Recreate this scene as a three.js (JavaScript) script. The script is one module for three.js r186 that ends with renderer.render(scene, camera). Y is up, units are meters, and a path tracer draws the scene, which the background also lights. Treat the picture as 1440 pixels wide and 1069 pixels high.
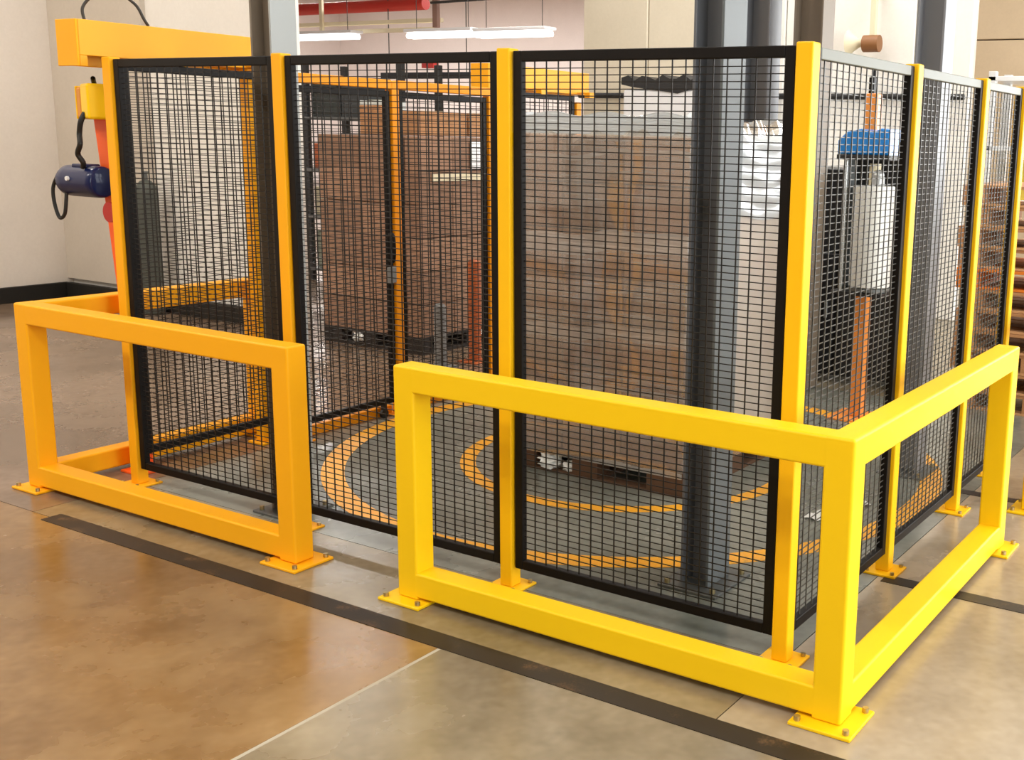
import * as THREE from 'three';
import { RoundedBoxGeometry } from 'three/addons/geometries/RoundedBoxGeometry.js';
import { RectAreaLightUniformsLib } from 'three/addons/lights/RectAreaLightUniformsLib.js';
import { mergeGeometries } from 'three/addons/utils/BufferGeometryUtils.js';

// ------------------------------------------------------------------ camera, exposure, lights
const scene = new THREE.Scene();
const renderer = new THREE.WebGLRenderer({ antialias: true });
renderer.toneMapping = THREE.LinearToneMapping;
renderer.toneMappingExposure = 1.06;
renderer.shadowMap.enabled = true;
renderer.shadowMap.type = THREE.PCFSoftShadowMap;
RectAreaLightUniformsLib.init();

const W = 1440, H = 1069, FOCAL = 1579.69;
const camera = new THREE.PerspectiveCamera(2 * Math.atan(H / 2 / FOCAL) * 180 / Math.PI, W / H, 0.05, 80);
camera.position.set(1.5275, 1.7895, 3.355);
camera.rotation.order = 'YXZ';
camera.rotation.set(-0.1896, 0.5205, 0.0259);
camera.setViewOffset(W, H, 720 - 972.84, 534.5 - 498.92, W, H);
scene.add(camera);
scene.background = new THREE.Color(0x202020);

const WARM = new THREE.Color(1.0, 0.94, 0.86), NEUTRAL = new THREE.Color(1.0, 0.97, 0.93), DAY = new THREE.Color(0.95, 0.98, 1.0);
const CEILING_Y = 6.2;
// ceiling luminaires: [x, z, length along x, width along z, strength, colour]
const LUMINAIRES = [
  [-7.9, 0.2, 2.4, 0.5, 32, WARM], [-7.6, 5.0, 2.4, 0.5, 52, WARM], [-3.4, 4.6, 2.4, 0.5, 44, WARM],
  [-3.2, -3.8, 2.4, 0.5, 26, NEUTRAL], [0.8, 3.6, 2.4, 0.5, 27, NEUTRAL], [2.2, -2.6, 2.4, 0.5, 20, NEUTRAL],
  [-3.6, -6.6, 2.4, 0.5, 24, NEUTRAL], [0.4, -7.4, 2.4, 0.5, 26, NEUTRAL],
  [-12.5, -8.5, 3.0, 0.8, 60, NEUTRAL], [-9.5, -14.5, 3.0, 0.8, 70, NEUTRAL], [-17, -19.5, 3.0, 0.8, 90, NEUTRAL], [-24, -19.5, 3.0, 0.8, 90, NEUTRAL],
];
// daylight through the tall frosted windows of the right-hand wall: [z, width]
const WINDOWS = [[-4.6, 3.4], [-0.4, 3.4], [3.8, 3.4]];
const WINDOW_Y = 2.6, WINDOW_H = 3.2, RIGHT_X = 7.6, DAY_STRENGTH = 6.2;

// ------------------------------------------------------------------ helpers
let seed = 7;
const rnd = () => { seed = (seed * 1664525 + 1013904223) >>> 0; return seed / 4294967296; };
const rr = (a, b) => a + (b - a) * rnd();
const used = new Map();
function numbered(name) {
  const n = used.get(name) || 0; used.set(name, n + 1);
  return n ? `${name}_${String(n).padStart(3, '0')}` : name;
}
function thing(name, label, category, [x, y, z] = [0, 0, 0], turn = 0, group) {
  const o = new THREE.Group();
  o.name = numbered(name); o.position.set(x, y, z); o.rotation.y = turn;
  o.userData = { label, category };
  if (group) o.userData.group = group;
  scene.add(o);
  return o;
}
function structure(name, label, category = null) {
  const o = new THREE.Group(); o.name = name; o.userData = { kind: 'structure', label };
  if (category) o.userData.category = category;
  scene.add(o); return o;
}
function part(name, geo, material, parent, label) {
  const m = new THREE.Mesh(Array.isArray(geo) ? merge(geo) : geo, material);
  m.name = numbered(name); m.castShadow = m.receiveShadow = true;
  if (label) m.userData.label = label;
  parent.add(m); return m;
}
function merge(list) {
  const plain = list.map((g) => {
    const q = g.index ? g.toNonIndexed() : g;
    for (const k of Object.keys(q.attributes)) if (!['position', 'normal', 'uv'].includes(k)) q.deleteAttribute(k);
    return q;
  });
  return mergeGeometries(plain, false);
}
// uv in metres from position and the face's dominant normal axis
function metric(g, s = 1) {
  const q = g.index ? g.toNonIndexed() : g;
  const p = q.attributes.position, n = q.attributes.normal, uv = new Float32Array(p.count * 2);
  for (let i = 0; i < p.count; i++) {
    const ax = Math.abs(n.getX(i)), ay = Math.abs(n.getY(i)), az = Math.abs(n.getZ(i));
    let u, v;
    if (ay >= ax && ay >= az) { u = p.getX(i); v = p.getZ(i); } else if (ax >= az) { u = p.getZ(i); v = p.getY(i); } else { u = p.getX(i); v = p.getY(i); }
    uv[2 * i] = u / s; uv[2 * i + 1] = v / s;
  }
  q.setAttribute('uv', new THREE.BufferAttribute(uv, 2));
  return q;
}
const box = (x0, x1, y0, y1, z0, z1) => { const g = new THREE.BoxGeometry(x1 - x0, y1 - y0, z1 - z0); g.translate((x0 + x1) / 2, (y0 + y1) / 2, (z0 + z1) / 2); return g; };
const rbox = (x0, x1, y0, y1, z0, z1, r = 0.006) => {
  const g = new RoundedBoxGeometry(x1 - x0, y1 - y0, z1 - z0, 2, Math.min(r, (x1 - x0) / 2.1, (y1 - y0) / 2.1, (z1 - z0) / 2.1));
  g.translate((x0 + x1) / 2, (y0 + y1) / 2, (z0 + z1) / 2); return g;
};
const cyl = (r, h, x, y, z, axis = 'y', seg = 20, r2 = r) => {
  const g = new THREE.CylinderGeometry(r2, r, h, seg);
  if (axis === 'x') g.rotateZ(-Math.PI / 2); if (axis === 'z') g.rotateX(Math.PI / 2);
  g.translate(x, y, z); return g;
};
const tube = (pts, r, seg = 40, rad = 8, closed = false) => new THREE.TubeGeometry(new THREE.CatmullRomCurve3(pts.map((p) => new THREE.Vector3(...p)), closed), seg, r, rad, closed);

// noise textures -------------------------------------------------------------
function lattice(n) { const a = new Float32Array(n * n); for (let i = 0; i < a.length; i++) a[i] = rnd(); return a; }
function noiseField(size, octaves) {              // octaves: [cells, weight] -> tiling value noise, 0..1
  const out = new Float32Array(size * size); let tot = 0;
  for (const [n, w] of octaves) {
    const L = lattice(n); tot += w;
    for (let y = 0; y < size; y++) {
      const fy = y / size * n, y0 = Math.floor(fy), ty = fy - y0, sy = ty * ty * (3 - 2 * ty), ya = (y0 % n) * n, yb = ((y0 + 1) % n) * n;
      for (let x = 0; x < size; x++) {
        const fx = x / size * n, x0 = Math.floor(fx), tx = fx - x0, sx = tx * tx * (3 - 2 * tx), xa = x0 % n, xb = (x0 + 1) % n;
        const a = L[ya + xa] + (L[ya + xb] - L[ya + xa]) * sx, b = L[yb + xa] + (L[yb + xb] - L[yb + xa]) * sx;
        out[y * size + x] += (a + (b - a) * sy) * w;
      }
    }
  }
  for (let i = 0; i < out.length; i++) out[i] /= tot;
  return out;
}
function mapTexture(size, f, srgb, rep = 1) {     // f(i, x, y) -> [r, g, b] 0..255
  const d = new Uint8Array(size * size * 4);
  for (let y = 0; y < size; y++) for (let x = 0; x < size; x++) {
    const i = y * size + x, c = f(i, x, y);
    d[4 * i] = Math.max(0, Math.min(255, c[0])); d[4 * i + 1] = Math.max(0, Math.min(255, c[1])); d[4 * i + 2] = Math.max(0, Math.min(255, c[2])); d[4 * i + 3] = 255;
  }
  const t = new THREE.DataTexture(d, size, size);
  t.wrapS = t.wrapT = THREE.RepeatWrapping; t.magFilter = THREE.LinearFilter; t.minFilter = THREE.LinearMipmapLinearFilter; t.generateMipmaps = true;
  if (srgb) t.colorSpace = THREE.SRGBColorSpace;
  t.repeat.set(rep, rep); t.needsUpdate = true;
  return t;
}
const cloudy = noiseField(512, [[5, 1], [11, 0.8], [23, 0.5], [61, 0.25], [128, 0.15]]);
const speck = noiseField(512, [[128, 1], [256, 1]]);
const cloudy2 = noiseField(512, [[4, 1], [9, 0.9], [19, 0.6], [47, 0.3]]);
const mix = (a, b, t) => a.map((v, i) => v + (b[i] - v) * t);
const band = (v, a, b) => Math.max(0, Math.min(1, (v - a) / (b - a)));
function concrete(dark, light, pale) {
  return mapTexture(512, (i) => {
    let c = mix(dark, light, band(cloudy[i], 0.3, 0.7));
    c = mix(c, pale, 0.5 * band(cloudy2[i], 0.55, 0.8));
    const s = (speck[i] - 0.5) * 16; return [c[0] + s, c[1] + s, c[2] + s];
  }, true);
}
const floorRough = mapTexture(512, (i) => { const v = 255 * (0.13 + 0.2 * band(cloudy2[i], 0.3, 0.75) + 0.04 * speck[i]); return [v, v, v]; }, false);
const std = (o) => new THREE.MeshStandardMaterial(o);
const phys = (o) => new THREE.MeshPhysicalMaterial(o);
const concreteMat = (d, l, p) => phys({ map: concrete(d, l, p), roughnessMap: floorRough, roughness: 1, ior: 1.65 });

const M = {
  yellow: phys({ color: 0xffd00c, roughness: 0.45, specularIntensity: 0.6 }),
  amber: phys({ color: 0xffb40e, roughness: 0.48, specularIntensity: 0.55 }),
  sidePost: phys({ color: 0xfb9e10, roughness: 0.46, specularIntensity: 0.55 }),
  post: phys({ color: 0xffc40c, roughness: 0.46, specularIntensity: 0.55 }),
  beam: phys({ color: 0xf9b012, roughness: 0.5 }),
  rustYellow: std({ color: 0xd98a12, roughness: 0.55 }),
  black: phys({ color: 0x0e0a08, roughness: 0.5, specularIntensity: 0.45 }),
  litWire: phys({ color: 0x4b4a45, roughness: 0.45, metalness: 0.2 }),  // black wire made grey: light caught by the side mesh is in the colour
  litBar: phys({ color: 0x73756c, roughness: 0.5 }),  // black bar greyed to carry the daylight on its outer face
  wire: phys({ color: 0x17130f, roughness: 0.45, metalness: 0.2 }),
  bolt: std({ color: 0xb9aa80, roughness: 0.35, metalness: 0.9 }),
  darkSteel: phys({ color: 0x62656a, roughness: 0.4, clearcoat: 0.3, clearcoatRoughness: 0.25 }),
  greySteel: phys({ color: 0x7a7d7d, roughness: 0.42, clearcoat: 0.3, clearcoatRoughness: 0.25 }),
  brownSteel: phys({ color: 0x7a6e5f, roughness: 0.5 }),
  litSteel: phys({ color: 0xa3a8a8, roughness: 0.4, clearcoat: 0.2 }),  // lighter copy of the column paint, with daylight put into the colour
  duskSteel: phys({ color: 0x62686a, roughness: 0.45 }),
  midSteel: phys({ color: 0x84868b, roughness: 0.45 }),
  plateSteel: std({ color: 0x6a6d6c, roughness: 0.45, metalness: 0.5 }),
  redOrange: phys({ color: 0xff6410, roughness: 0.5 }),
  blueMotor: phys({ color: 0x071747, roughness: 0.35, clearcoat: 0.25, clearcoatRoughness: 0.05, specularIntensity: 0.5 }),
  rubber: std({ color: 0x16140f, roughness: 0.6 }),
  red: std({ color: 0xb3261c, roughness: 0.5 }),
  blueCover: phys({ color: 0x0f7fd2, roughness: 0.35, clearcoat: 0.3 }),
  orangeMast: phys({ color: 0xf09440, roughness: 0.45, clearcoat: 0.2 }),
  aluminium: std({ color: 0xb9bdbd, roughness: 0.35, metalness: 0.6 }),
  filmRoll: phys({ color: 0xe9ebe6, roughness: 0.3, clearcoat: 0.5, clearcoatRoughness: 0.2 }),
  whitePlastic: phys({ color: 0xeceef0, roughness: 0.3, clearcoat: 0.4, clearcoatRoughness: 0.2 }),
  cabinet: std({ color: 0x1b1b1d, roughness: 0.5 }),
  cream: std({ color: 0xe6dcbc, roughness: 0.6 }),
  strap: std({ color: 0x33302c, roughness: 0.5 }),
};

// ------------------------------------------------------------------ floor
const matTan = concreteMat([122, 90, 52], [156, 122, 78], [182, 156, 116]);
const matBrown = concreteMat([112, 92, 74], [136, 114, 94], [154, 134, 114]);
const matGrey = concreteMat([116, 104, 82], [150, 136, 110], [192, 180, 156]);
const matBeige = concreteMat([152, 138, 118], [174, 160, 138], [192, 180, 160]);
const matInner = concreteMat([110, 114, 106], [138, 140, 130], [158, 158, 146]);
const floor = structure('floor', 'polished concrete floor in large slabs with dark filled joints');
const slab = (x0, x1, z0, z1, mat) => part('slab', metric(box(x0, x1, -0.2, 0, z0, z1), 4.7), mat, floor);
const JX = -1.06, JF = 0.535;                     // joint between the two front slabs, dark strip in front of the guards
slab(-30, JX - 0.008, JF, 12, matTan);
slab(JX + 0.008, 10, JF, 12, matGrey);
slab(-30, -3.62, -26, JF - 0.004, matBrown);
slab(-3.616, 0.0, -4.2, -0.004, matInner);
slab(-3.616, 0.0, 0, JF - 0.004, matGrey);
slab(-3.616, 0.0, -26, -4.204, matGrey);
slab(0.004, 10, -0.93, JF - 0.004, matBeige);
slab(0.004, 10, -2.3, -0.934, matBeige);
slab(0.004, 10, -26, -2.304, matBeige);
part('joint_filler', box(JX - 0.008, JX + 0.008, -0.18, -0.001, JF, 12), std({ color: 0xb9b09c, roughness: 0.7 }), floor);
part('sub_base', box(-30, 10, -0.4, -0.2, -26, 12), std({ color: 0x777268, roughness: 0.9 }), floor);
// worn black strips taped over the joints
const wornTape = phys({ map: mapTexture(512, (i) => { const t = band(cloudy2[i] + 0.25 * (speck[i] - 0.5), 0.6, 0.78); return mix([34, 24, 13], [86, 62, 38], t); }, true), roughness: 0.5 });
const strip = (x0, x1, z0, z1) => part('joint_strip', metric(box(x0, x1, -0.001, 0.0025, z0, z1), 0.9), wornTape, floor);
strip(-3.48, 8, 0.482, 0.578);
strip(0.03, 8, -0.965, -0.885);
strip(-0.06, 8, -2.335, -2.265);
// yellow rings painted on the floor round the turning load
const ringPaint = phys({ map: mapTexture(512, (i) => { const t = band(cloudy2[i] + 0.3 * (speck[i] - 0.5), 0.62, 0.8); return mix([250, 178, 44], [190, 140, 70], 0.8 * t); }, true), roughness: 0.4 });
function ring(cx, cz, ro, ri) {
  const s = new THREE.Shape(); s.absarc(0, 0, ro, 0, Math.PI * 2);
  const h = new THREE.Path(); h.absarc(0, 0, ri, 0, Math.PI * 2, true); s.holes.push(h);
  const g = new THREE.ExtrudeGeometry(s, { depth: 0.002, bevelEnabled: false, curveSegments: 96 });
  g.rotateX(-Math.PI / 2); g.translate(cx, 0.0002, cz);
  part('ring_marking', metric(g, 0.8), ringPaint, floor);
}
ring(-1.83, -1.89, 1.72, 1.60);
ring(-1.83, -1.83, 0.95, 0.865);

// ------------------------------------------------------------------ room shell
const wallNoise = (base, amp) => mapTexture(512, (i) => { const s = (cloudy[i] - 0.5) * amp + (speck[i] - 0.5) * 5; return base.map((v) => v + s); }, true);
const wallMat = (base, amp = 18) => std({ map: wallNoise(base, amp), roughness: 0.75 });
const mLeft = wallMat([232, 223, 212], 12), mWhite = wallMat([240, 237, 230], 6), mPilaster = wallMat([206, 196, 182], 12), mPink = wallMat([240, 230, 226], 8), mCream = wallMat([226, 216, 194], 10), mBeige = wallMat([226, 204, 172], 10), mDim = wallMat([200, 192, 180], 10);
const wall = (name, mat, b, label) => { const m = part(name, metric(box(...b), 3), mat, scene); m.name = name; m.userData = { kind: 'structure', label }; return m; };
wall('wall_left', mLeft, [-10.27, -9.97, 0, 6.5, -3.88, 12.3], 'plain beige side wall with a black base strip');
const wallBack = structure('wall_back', 'white end wall with a projecting grey-beige section in its corner');
part('wall_face', metric(box(-9.97, -6.75, 0, 6.5, -3.88, -3.58), 3), mWhite, wallBack);
part('wall_section', metric(box(-9.97, -8.49, 0.2, 6.5, -3.58, -3.52), 3), mPilaster, wallBack, 'grey-beige projecting section');
const base1 = part('baseboard_left', rbox(-9.97, -9.93, 0, 0.16, -3.5, 12, 0.008), M.rubber, scene); base1.name = 'baseboard_left'; base1.userData = { kind: 'structure', label: 'black base strip along the beige side wall' };
const base2 = part('baseboard_back', rbox(-9.93, -6.75, 0, 0.16, -3.52, -3.47, 0.008), M.rubber, scene); base2.name = 'baseboard_back'; base2.userData = { kind: 'structure', label: 'black base strip along the white end wall' };
wall('wall_far', mPink, [-30, 10, 0, 6.5, -26.3, -26], 'pale pinkish end wall of the far hall');
wall('wall_far_left', mPink, [-30.3, -30, 0, 6.5, -26.3, -3.58], 'pale side wall of the far hall');
wall('wall_far_front', mPink, [-30, -10.27, 0, 6.5, -3.88, -3.58], 'pale wall of the far hall beside the white end wall');
wall('wall_front', mDim, [-10.27, 10.3, 0, 6.5, 12, 12.3], 'plain wall behind the photographer');
const partition = structure('wall_partition', 'white partition wall of wide panels behind the wrapping cell');
[[-6.59, -5.68, mCream], [-5.68, -4.9, mCream], [-4.9, -3.92, mWhite], [-3.92, -3.62, mWhite], [-3.62, -2.46, mWhite], [-2.46, -1.87, mWhite]].forEach(([a, b, m], i) =>
  part('wall_panel', metric(rbox(a + 0.006, b - 0.006, 0, 6.4, -8.1 - (i % 2) * 0.012, -8 - (i % 2) * 0.012, 0.01), 3), m, partition));
part('wall_core', box(-6.57, -1.89, 0, 6.4, -8.22, -8.08), mDim, partition);
const beigeWall = structure('wall_beige', 'beige wall with a horizontal seam behind the stacked pallets');
part('wall_panel', metric(rbox(-6, 0.6, 0, 3.18, -12.3, -12, 0.012), 3), mBeige, beigeWall);
part('wall_panel', metric(rbox(-6, 0.6, 3.195, 6.4, -12.3, -12, 0.012), 3), mBeige, beigeWall);
part('wall_panel', metric(box(0.6, 10, 4.4, 6.4, -12.3, -12), 3), mBeige, beigeWall);
part('wall_panel', metric(box(0.6, 10, 0, 0.9, -12.3, -12), 3), mBeige, beigeWall);
part('wall_panel', metric(box(6.6, 10, 0.9, 4.4, -12.3, -12), 3), mBeige, beigeWall);
// ceiling and the wall with the tall frosted windows, both out of the frame
wall('ceiling', wallMat([214, 210, 202], 8), [-30.3, 10.3, 6.5, 6.8, -26.3, 12.3], 'plain ceiling above the hall');
const wr = structure('wall_right', 'wall with three tall frosted daylight windows');
const frosted = std({ color: 0xf4f6f8, roughness: 0.5, emissive: DAY, emissiveIntensity: 2.2 });
{
  const win = new THREE.Group(); win.name = 'window_4'; win.userData = { kind: 'structure', label: 'wide frosted daylight window in the beige wall' }; scene.add(win);
  part('window_pane', box(0.6, 6.6, 0.9, 4.4, -12.2, -12.18), frosted, win);
  part('window_frame', [box(2.57, 2.63, 0.9, 4.4, -12.17, -12.05), box(4.57, 4.63, 0.9, 4.4, -12.17, -12.05), box(0.6, 6.6, 2.6, 2.66, -12.17, -12.05)], M.greySteel, win);
  const L = new THREE.RectAreaLight(DAY, DAY_STRENGTH, 6, 3.5); L.position.set(3.6, 2.65, -11.98); L.rotation.set(0, Math.PI, 0); L.castShadow = true; scene.add(L);
}
let zPrev = -26;
WINDOWS.forEach(([z, w], i) => {
  part('wall_segment', metric(box(RIGHT_X, RIGHT_X + 0.3, 0, 6.5, zPrev, z - w / 2), 3), mDim, wr);
  part('wall_segment', metric(box(RIGHT_X, RIGHT_X + 0.3, 0, WINDOW_Y - WINDOW_H / 2, z - w / 2, z + w / 2), 3), mDim, wr);
  part('wall_segment', metric(box(RIGHT_X, RIGHT_X + 0.3, WINDOW_Y + WINDOW_H / 2, 6.5, z - w / 2, z + w / 2), 3), mDim, wr);
  const win = new THREE.Group(); win.name = `window_${i + 1}`; win.userData = { kind: 'structure', label: 'tall frosted daylight window' }; scene.add(win);
  part('window_pane', box(RIGHT_X + 0.12, RIGHT_X + 0.14, WINDOW_Y - WINDOW_H / 2, WINDOW_Y + WINDOW_H / 2, z - w / 2, z + w / 2), frosted, win);
  part('window_frame', [box(RIGHT_X + 0.04, RIGHT_X + 0.115, WINDOW_Y - WINDOW_H / 2, WINDOW_Y + WINDOW_H / 2, z - 0.03, z + 0.03), box(RIGHT_X + 0.04, RIGHT_X + 0.115, WINDOW_Y - 0.03, WINDOW_Y + 0.03, z - w / 2, z + w / 2)], M.greySteel, win);
  const L = new THREE.RectAreaLight(DAY, DAY_STRENGTH, w, WINDOW_H); L.position.set(RIGHT_X - 0.02, WINDOW_Y, z); L.lookAt(0, WINDOW_Y - 0.6, z); L.rotation.set(0, Math.PI / 2, 0); L.castShadow = true;
  scene.add(L);
  zPrev = z + w / 2;
});
part('wall_segment', metric(box(RIGHT_X, RIGHT_X + 0.3, 0, 6.5, zPrev, 12.3), 3), mDim, wr);

// ceiling luminaires, hung above the frame
LUMINAIRES.forEach(([x, z, len, wid, s, col], i) => {
  const t = thing('ceiling_light', 'long ceiling luminaire hanging above the hall, out of the picture', 'light', [x, CEILING_Y, z], 0, 'luminaires hanging above the hall');
  part('housing', rbox(-len / 2 - 0.02, len / 2 + 0.02, 0.0, 0.08, -wid / 2 - 0.02, wid / 2 + 0.02), M.whitePlastic, t);
  part('diffuser', box(-len / 2, len / 2, -0.012, -0.001, -wid / 2, wid / 2), std({ color: 0xffffff, emissive: col, emissiveIntensity: 2.5 }), t);
  for (const k of [-1, 1]) part('suspension_rod', cyl(0.006, 0.22, k * len / 3, 0.19, 0, 'y', 6), M.aluminium, t);
  const L = new THREE.RectAreaLight(col, s, len, wid); L.position.set(0, -0.03, 0); L.rotation.x = -Math.PI / 2; L.castShadow = true; t.add(L);
});

// ------------------------------------------------------------------ guard rails
const SECTION = 0.1, GUARD_H = 0.93;
function guardPost(t, x, z, mat) {
  part('post', rbox(x - 0.05, x + 0.05, 0.012, GUARD_H + 0.001, z - 0.05, z + 0.05, 0.01), mat, t);
  const p = part('base_plate', rbox(x - 0.105, x + 0.105, 0, 0.012, z - 0.105, z + 0.105, 0.004), mat, t);
  for (const [a, b] of [[-1, -1], [-1, 1], [1, -1], [1, 1]]) part('bolt', cyl(0.011, 0.016, x + a * 0.082, 0.02, z + b * 0.082, 'y', 6), M.bolt, p);
}
function guardRun(t, mat, ax, x0, x1, fixed, tops = true) {   // rails between two posts, along x or along z
  for (const [nm, y0, y1] of [['top_rail', GUARD_H - SECTION, GUARD_H], ['bottom_rail', 0.022, 0.122]]) {
    if (!tops && nm === 'top_rail') continue;
    part(nm, ax === 'x' ? rbox(x0, x1, y0, y1, fixed - 0.0495, fixed + 0.0495, 0.01) : rbox(fixed - 0.0495, fixed + 0.0495, y0, y1, x0, x1, 0.01), mat, t);
  }
}
const gA = thing('guard_rail', 'bright yellow guard rail wrapping the fence corner, its corner plate overlapping the dark floor strip', 'guard rail', [0, 0, 0]);
guardPost(gA, 0.309, 0.284, M.yellow); guardPost(gA, -1.448, 0.284, M.yellow); guardPost(gA, 0.309, -1.54, M.yellow);
guardRun(gA, M.yellow, 'x', -1.43, 0.29, 0.284); guardRun(gA, M.yellow, 'z', -1.52, 0.265, 0.309);
const gB = thing('guard_rail', 'orange-yellow guard rail wrapping the cell corner near the beige wall and blue motor', 'guard rail', [0, 0, 0]);
guardPost(gB, -3.94, 0.289, M.amber); guardPost(gB, -2.12, 0.289, M.amber); guardPost(gB, -3.94, -1.02, M.amber);
guardRun(gB, M.amber, 'x', -3.92, -2.14, 0.289); guardRun(gB, M.amber, 'z', -1.0, 0.27, -3.94);
const gC = thing('guard_rail', 'yellow guard rail of which only a base plate shows near the stacked pallets', 'guard rail', [0, 0, 0]);
guardPost(gC, 0.345, -2.19, M.yellow); guardPost(gC, 0.345, -3.7, M.yellow); guardRun(gC, M.yellow, 'z', -3.68, -2.21, 0.345);

// ------------------------------------------------------------------ mesh fence
const FENCE_H = 2.1, PH = 0.03;
function fencePost(x, z, label, mat = M.amber, h = FENCE_H) {
  const t = thing('fence_post', label, 'post', [x, 0, z]);
  part('upright', rbox(-PH, PH, 0.01, h, -PH, PH, 0.006), mat, t);
  const p = part('base_plate', rbox(-0.075, 0.075, 0, 0.01, -0.075, 0.075, 0.003), mat, t);
  for (const [a, b] of [[-1, -1], [1, 1], [-1, 1], [1, -1]]) part('bolt', cyl(0.009, 0.012, a * 0.056, 0.016, b * 0.056, 'y', 6), M.bolt, p);
  return t;
}
const P1 = -3.6, P2 = -2.429, P3 = -1.211, P4 = 0;
const R5 = -1.0065, R6 = -1.964, R7 = -2.69;
const L1 = -1.0, L2 = -1.82, L3 = -2.72, L4 = -3.73;
fencePost(P1, 0, 'orange-yellow mesh fence post next to the blue motor and leaning red-orange column', M.amber);
fencePost(P2, 0, 'orange-yellow mesh fence post beside the brown-grey steel column, behind the guard rail end', M.amber);
fencePost(P3, 0, 'yellow mesh fence post behind the guard rail, in front of the wrapped load edge', M.post);
fencePost(P4, 0, 'yellow mesh fence corner post, the closest and widest of the fence posts', M.post);
fencePost(P4, R5, 'thin yellow mesh fence post right of the white film roll', M.post);
fencePost(P4, R6, 'thin yellow mesh fence post between the pale steel column and the stacked pallets', M.post);
fencePost(P4, R7, 'thin yellow mesh fence post at the picture edge in front of the stacked pallets', M.post);
fencePost(P1, L1, 'orange hinge post of the first mesh door, mostly hidden behind the brown-grey column', M.sidePost, 2.04);
fencePost(P1, L2, 'orange door post between the two mesh doors in front of the brown carton load', M.sidePost, 2.09);
fencePost(P1, L3, 'orange fence post under the yellow end cap of the far header beam', M.sidePost, 2.04);
fencePost(P1, L4, 'thin pale fence post between black frames below the far end of a header beam', M.sidePost, 2.04);

const WIRE_V = 0.004, WIRE_H = 0.0032, PX = 0.0535, PY = 0.0245;
function wireMesh(w, y0, y1) {          // welded wires in the local xy plane, x from 0 to w
  const g = [];
  const nx = Math.round(w / PX), ny = Math.round((y1 - y0) / PY), v = WIRE_V / 2, h = WIRE_H / 2;
  for (let i = 1; i < nx; i++) { const x = w * i / nx; g.push(box(x - v, x + v, y0, y1, 0, WIRE_V)); }
  for (let j = 1; j < ny; j++) { const y = y0 + (y1 - y0) * j / ny; g.push(box(0, w, y - h, y + h, -WIRE_H, 0)); }
  return merge(g);
}
const FW = 0.038, FD = 0.015;
function fencePanel(name, label, x, z, w, turn, y0, y1, topMat = M.black) {    // local x runs along the panel, turn is about y
  const t = thing(name, label, name === 'mesh_door' ? 'door' : 'fence panel', [x, 0, z], turn);
  part('frame_bar', rbox(0, FW, y0, y1, -FD, FD, 0.004), M.black, t);
  part('frame_bar', rbox(w - FW, w, y0, y1, -FD, FD, 0.004), M.black, t);
  part('frame_bar', rbox(FW, w - FW, y1 - FW, y1, -FD, FD, 0.004), topMat, t, topMat === M.black ? undefined : 'black top bar painted grey for the light on it');
  part('frame_bar', rbox(FW, w - FW, y0, y0 + FW, -FD, FD, 0.004), M.black, t);
  const g = wireMesh(w - 2 * FW, y0 + FW, y1 - FW); g.translate(FW, 0, 0);
  const m = part('wire_mesh', g, topMat === M.black ? M.wire : M.litWire, t); m.userData.kind = 'stuff';
  for (const y of [0.45, 1.75]) for (const xx of [-0.004, w - 0.02]) part('clamp', rbox(xx, xx + 0.024, y, y + 0.05, -0.022, -0.0155, 0.003), M.black, t);
  return t;
}
const GAP = PH + 0.006, Q = Math.PI / 2;
fencePanel('mesh_fence', 'black framed wire mesh panel in front of the white wall and brown-grey column', P1 + GAP, 0, P2 - P1 - 2 * GAP, 0, 0.09, 2.09);
fencePanel('mesh_fence', 'black framed wire mesh panel in front of the brown carton load and orange door post', P2 + GAP, 0, P3 - P2 - 2 * GAP, 0, 0.09, 2.09);
fencePanel('mesh_fence', 'black framed wire mesh panel in front of the film-wrapped load and dark column', P3 + GAP, 0, P4 - P3 - 2 * GAP, 0, 0.09, 2.09);
fencePanel('mesh_fence', 'black framed wire mesh panel in front of the blue-topped film carriage', P4, -GAP, -R5 - 2 * GAP, Q, 0.09, 2.09, M.litBar);
fencePanel('mesh_fence', 'black framed wire mesh panel in front of the pale grey steel column', P4, R5 - GAP, R5 - R6 - 2 * GAP, Q, 0.09, 2.09, M.litBar);
fencePanel('mesh_fence', 'narrow black framed wire mesh panel in front of the stacked wooden pallets', P4, R6 - GAP, R6 - R7 - 2 * GAP, Q, 0.09, 2.09, M.litBar);
fencePanel('mesh_fence', 'inner black framed wire mesh panel below the near header beam, seen through the first panel', P1, -GAP, -L1 - 2 * GAP, Q, 0.15, 2.08);
const door = fencePanel('mesh_door', 'wire mesh door with a black handle in front of the dark side of the carton load', P1, L1 - GAP, L1 - L2 - 2 * GAP, Q, 0.09, 2.03);
const doorW = L1 - L2 - 2 * GAP;
part('handle', tube([[doorW - 0.03, 1.0, 0.015], [doorW - 0.045, 1.0, 0.06], [doorW - 0.045, 1.16, 0.06], [doorW - 0.03, 1.16, 0.015]], 0.011, 24, 8), M.black, door, 'black pull handle');
part('lock_case', rbox(doorW - 0.06, doorW - 0.004, 0.86, 0.96, 0.015, 0.045), M.greySteel, door, 'grey lock case');
part('caster', [cyl(0.03, 0.02, doorW - 0.1, 0.03, 0, 'z', 16), box(doorW - 0.115, doorW - 0.085, 0.03, 0.092, -0.012, 0.012)], M.rubber, door);
fencePanel('mesh_door', 'wire mesh door in front of the lit side of the brown carton load', P1, L2 - GAP, L2 - L3 - 2 * GAP, Q, 0.09, 2.03);
fencePanel('mesh_fence', 'black framed wire mesh panel under the far header beam, mostly behind the wrapped load', P1, L3 - GAP, L3 - L4 - 2 * GAP, Q, 0.09, 2.085);
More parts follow.
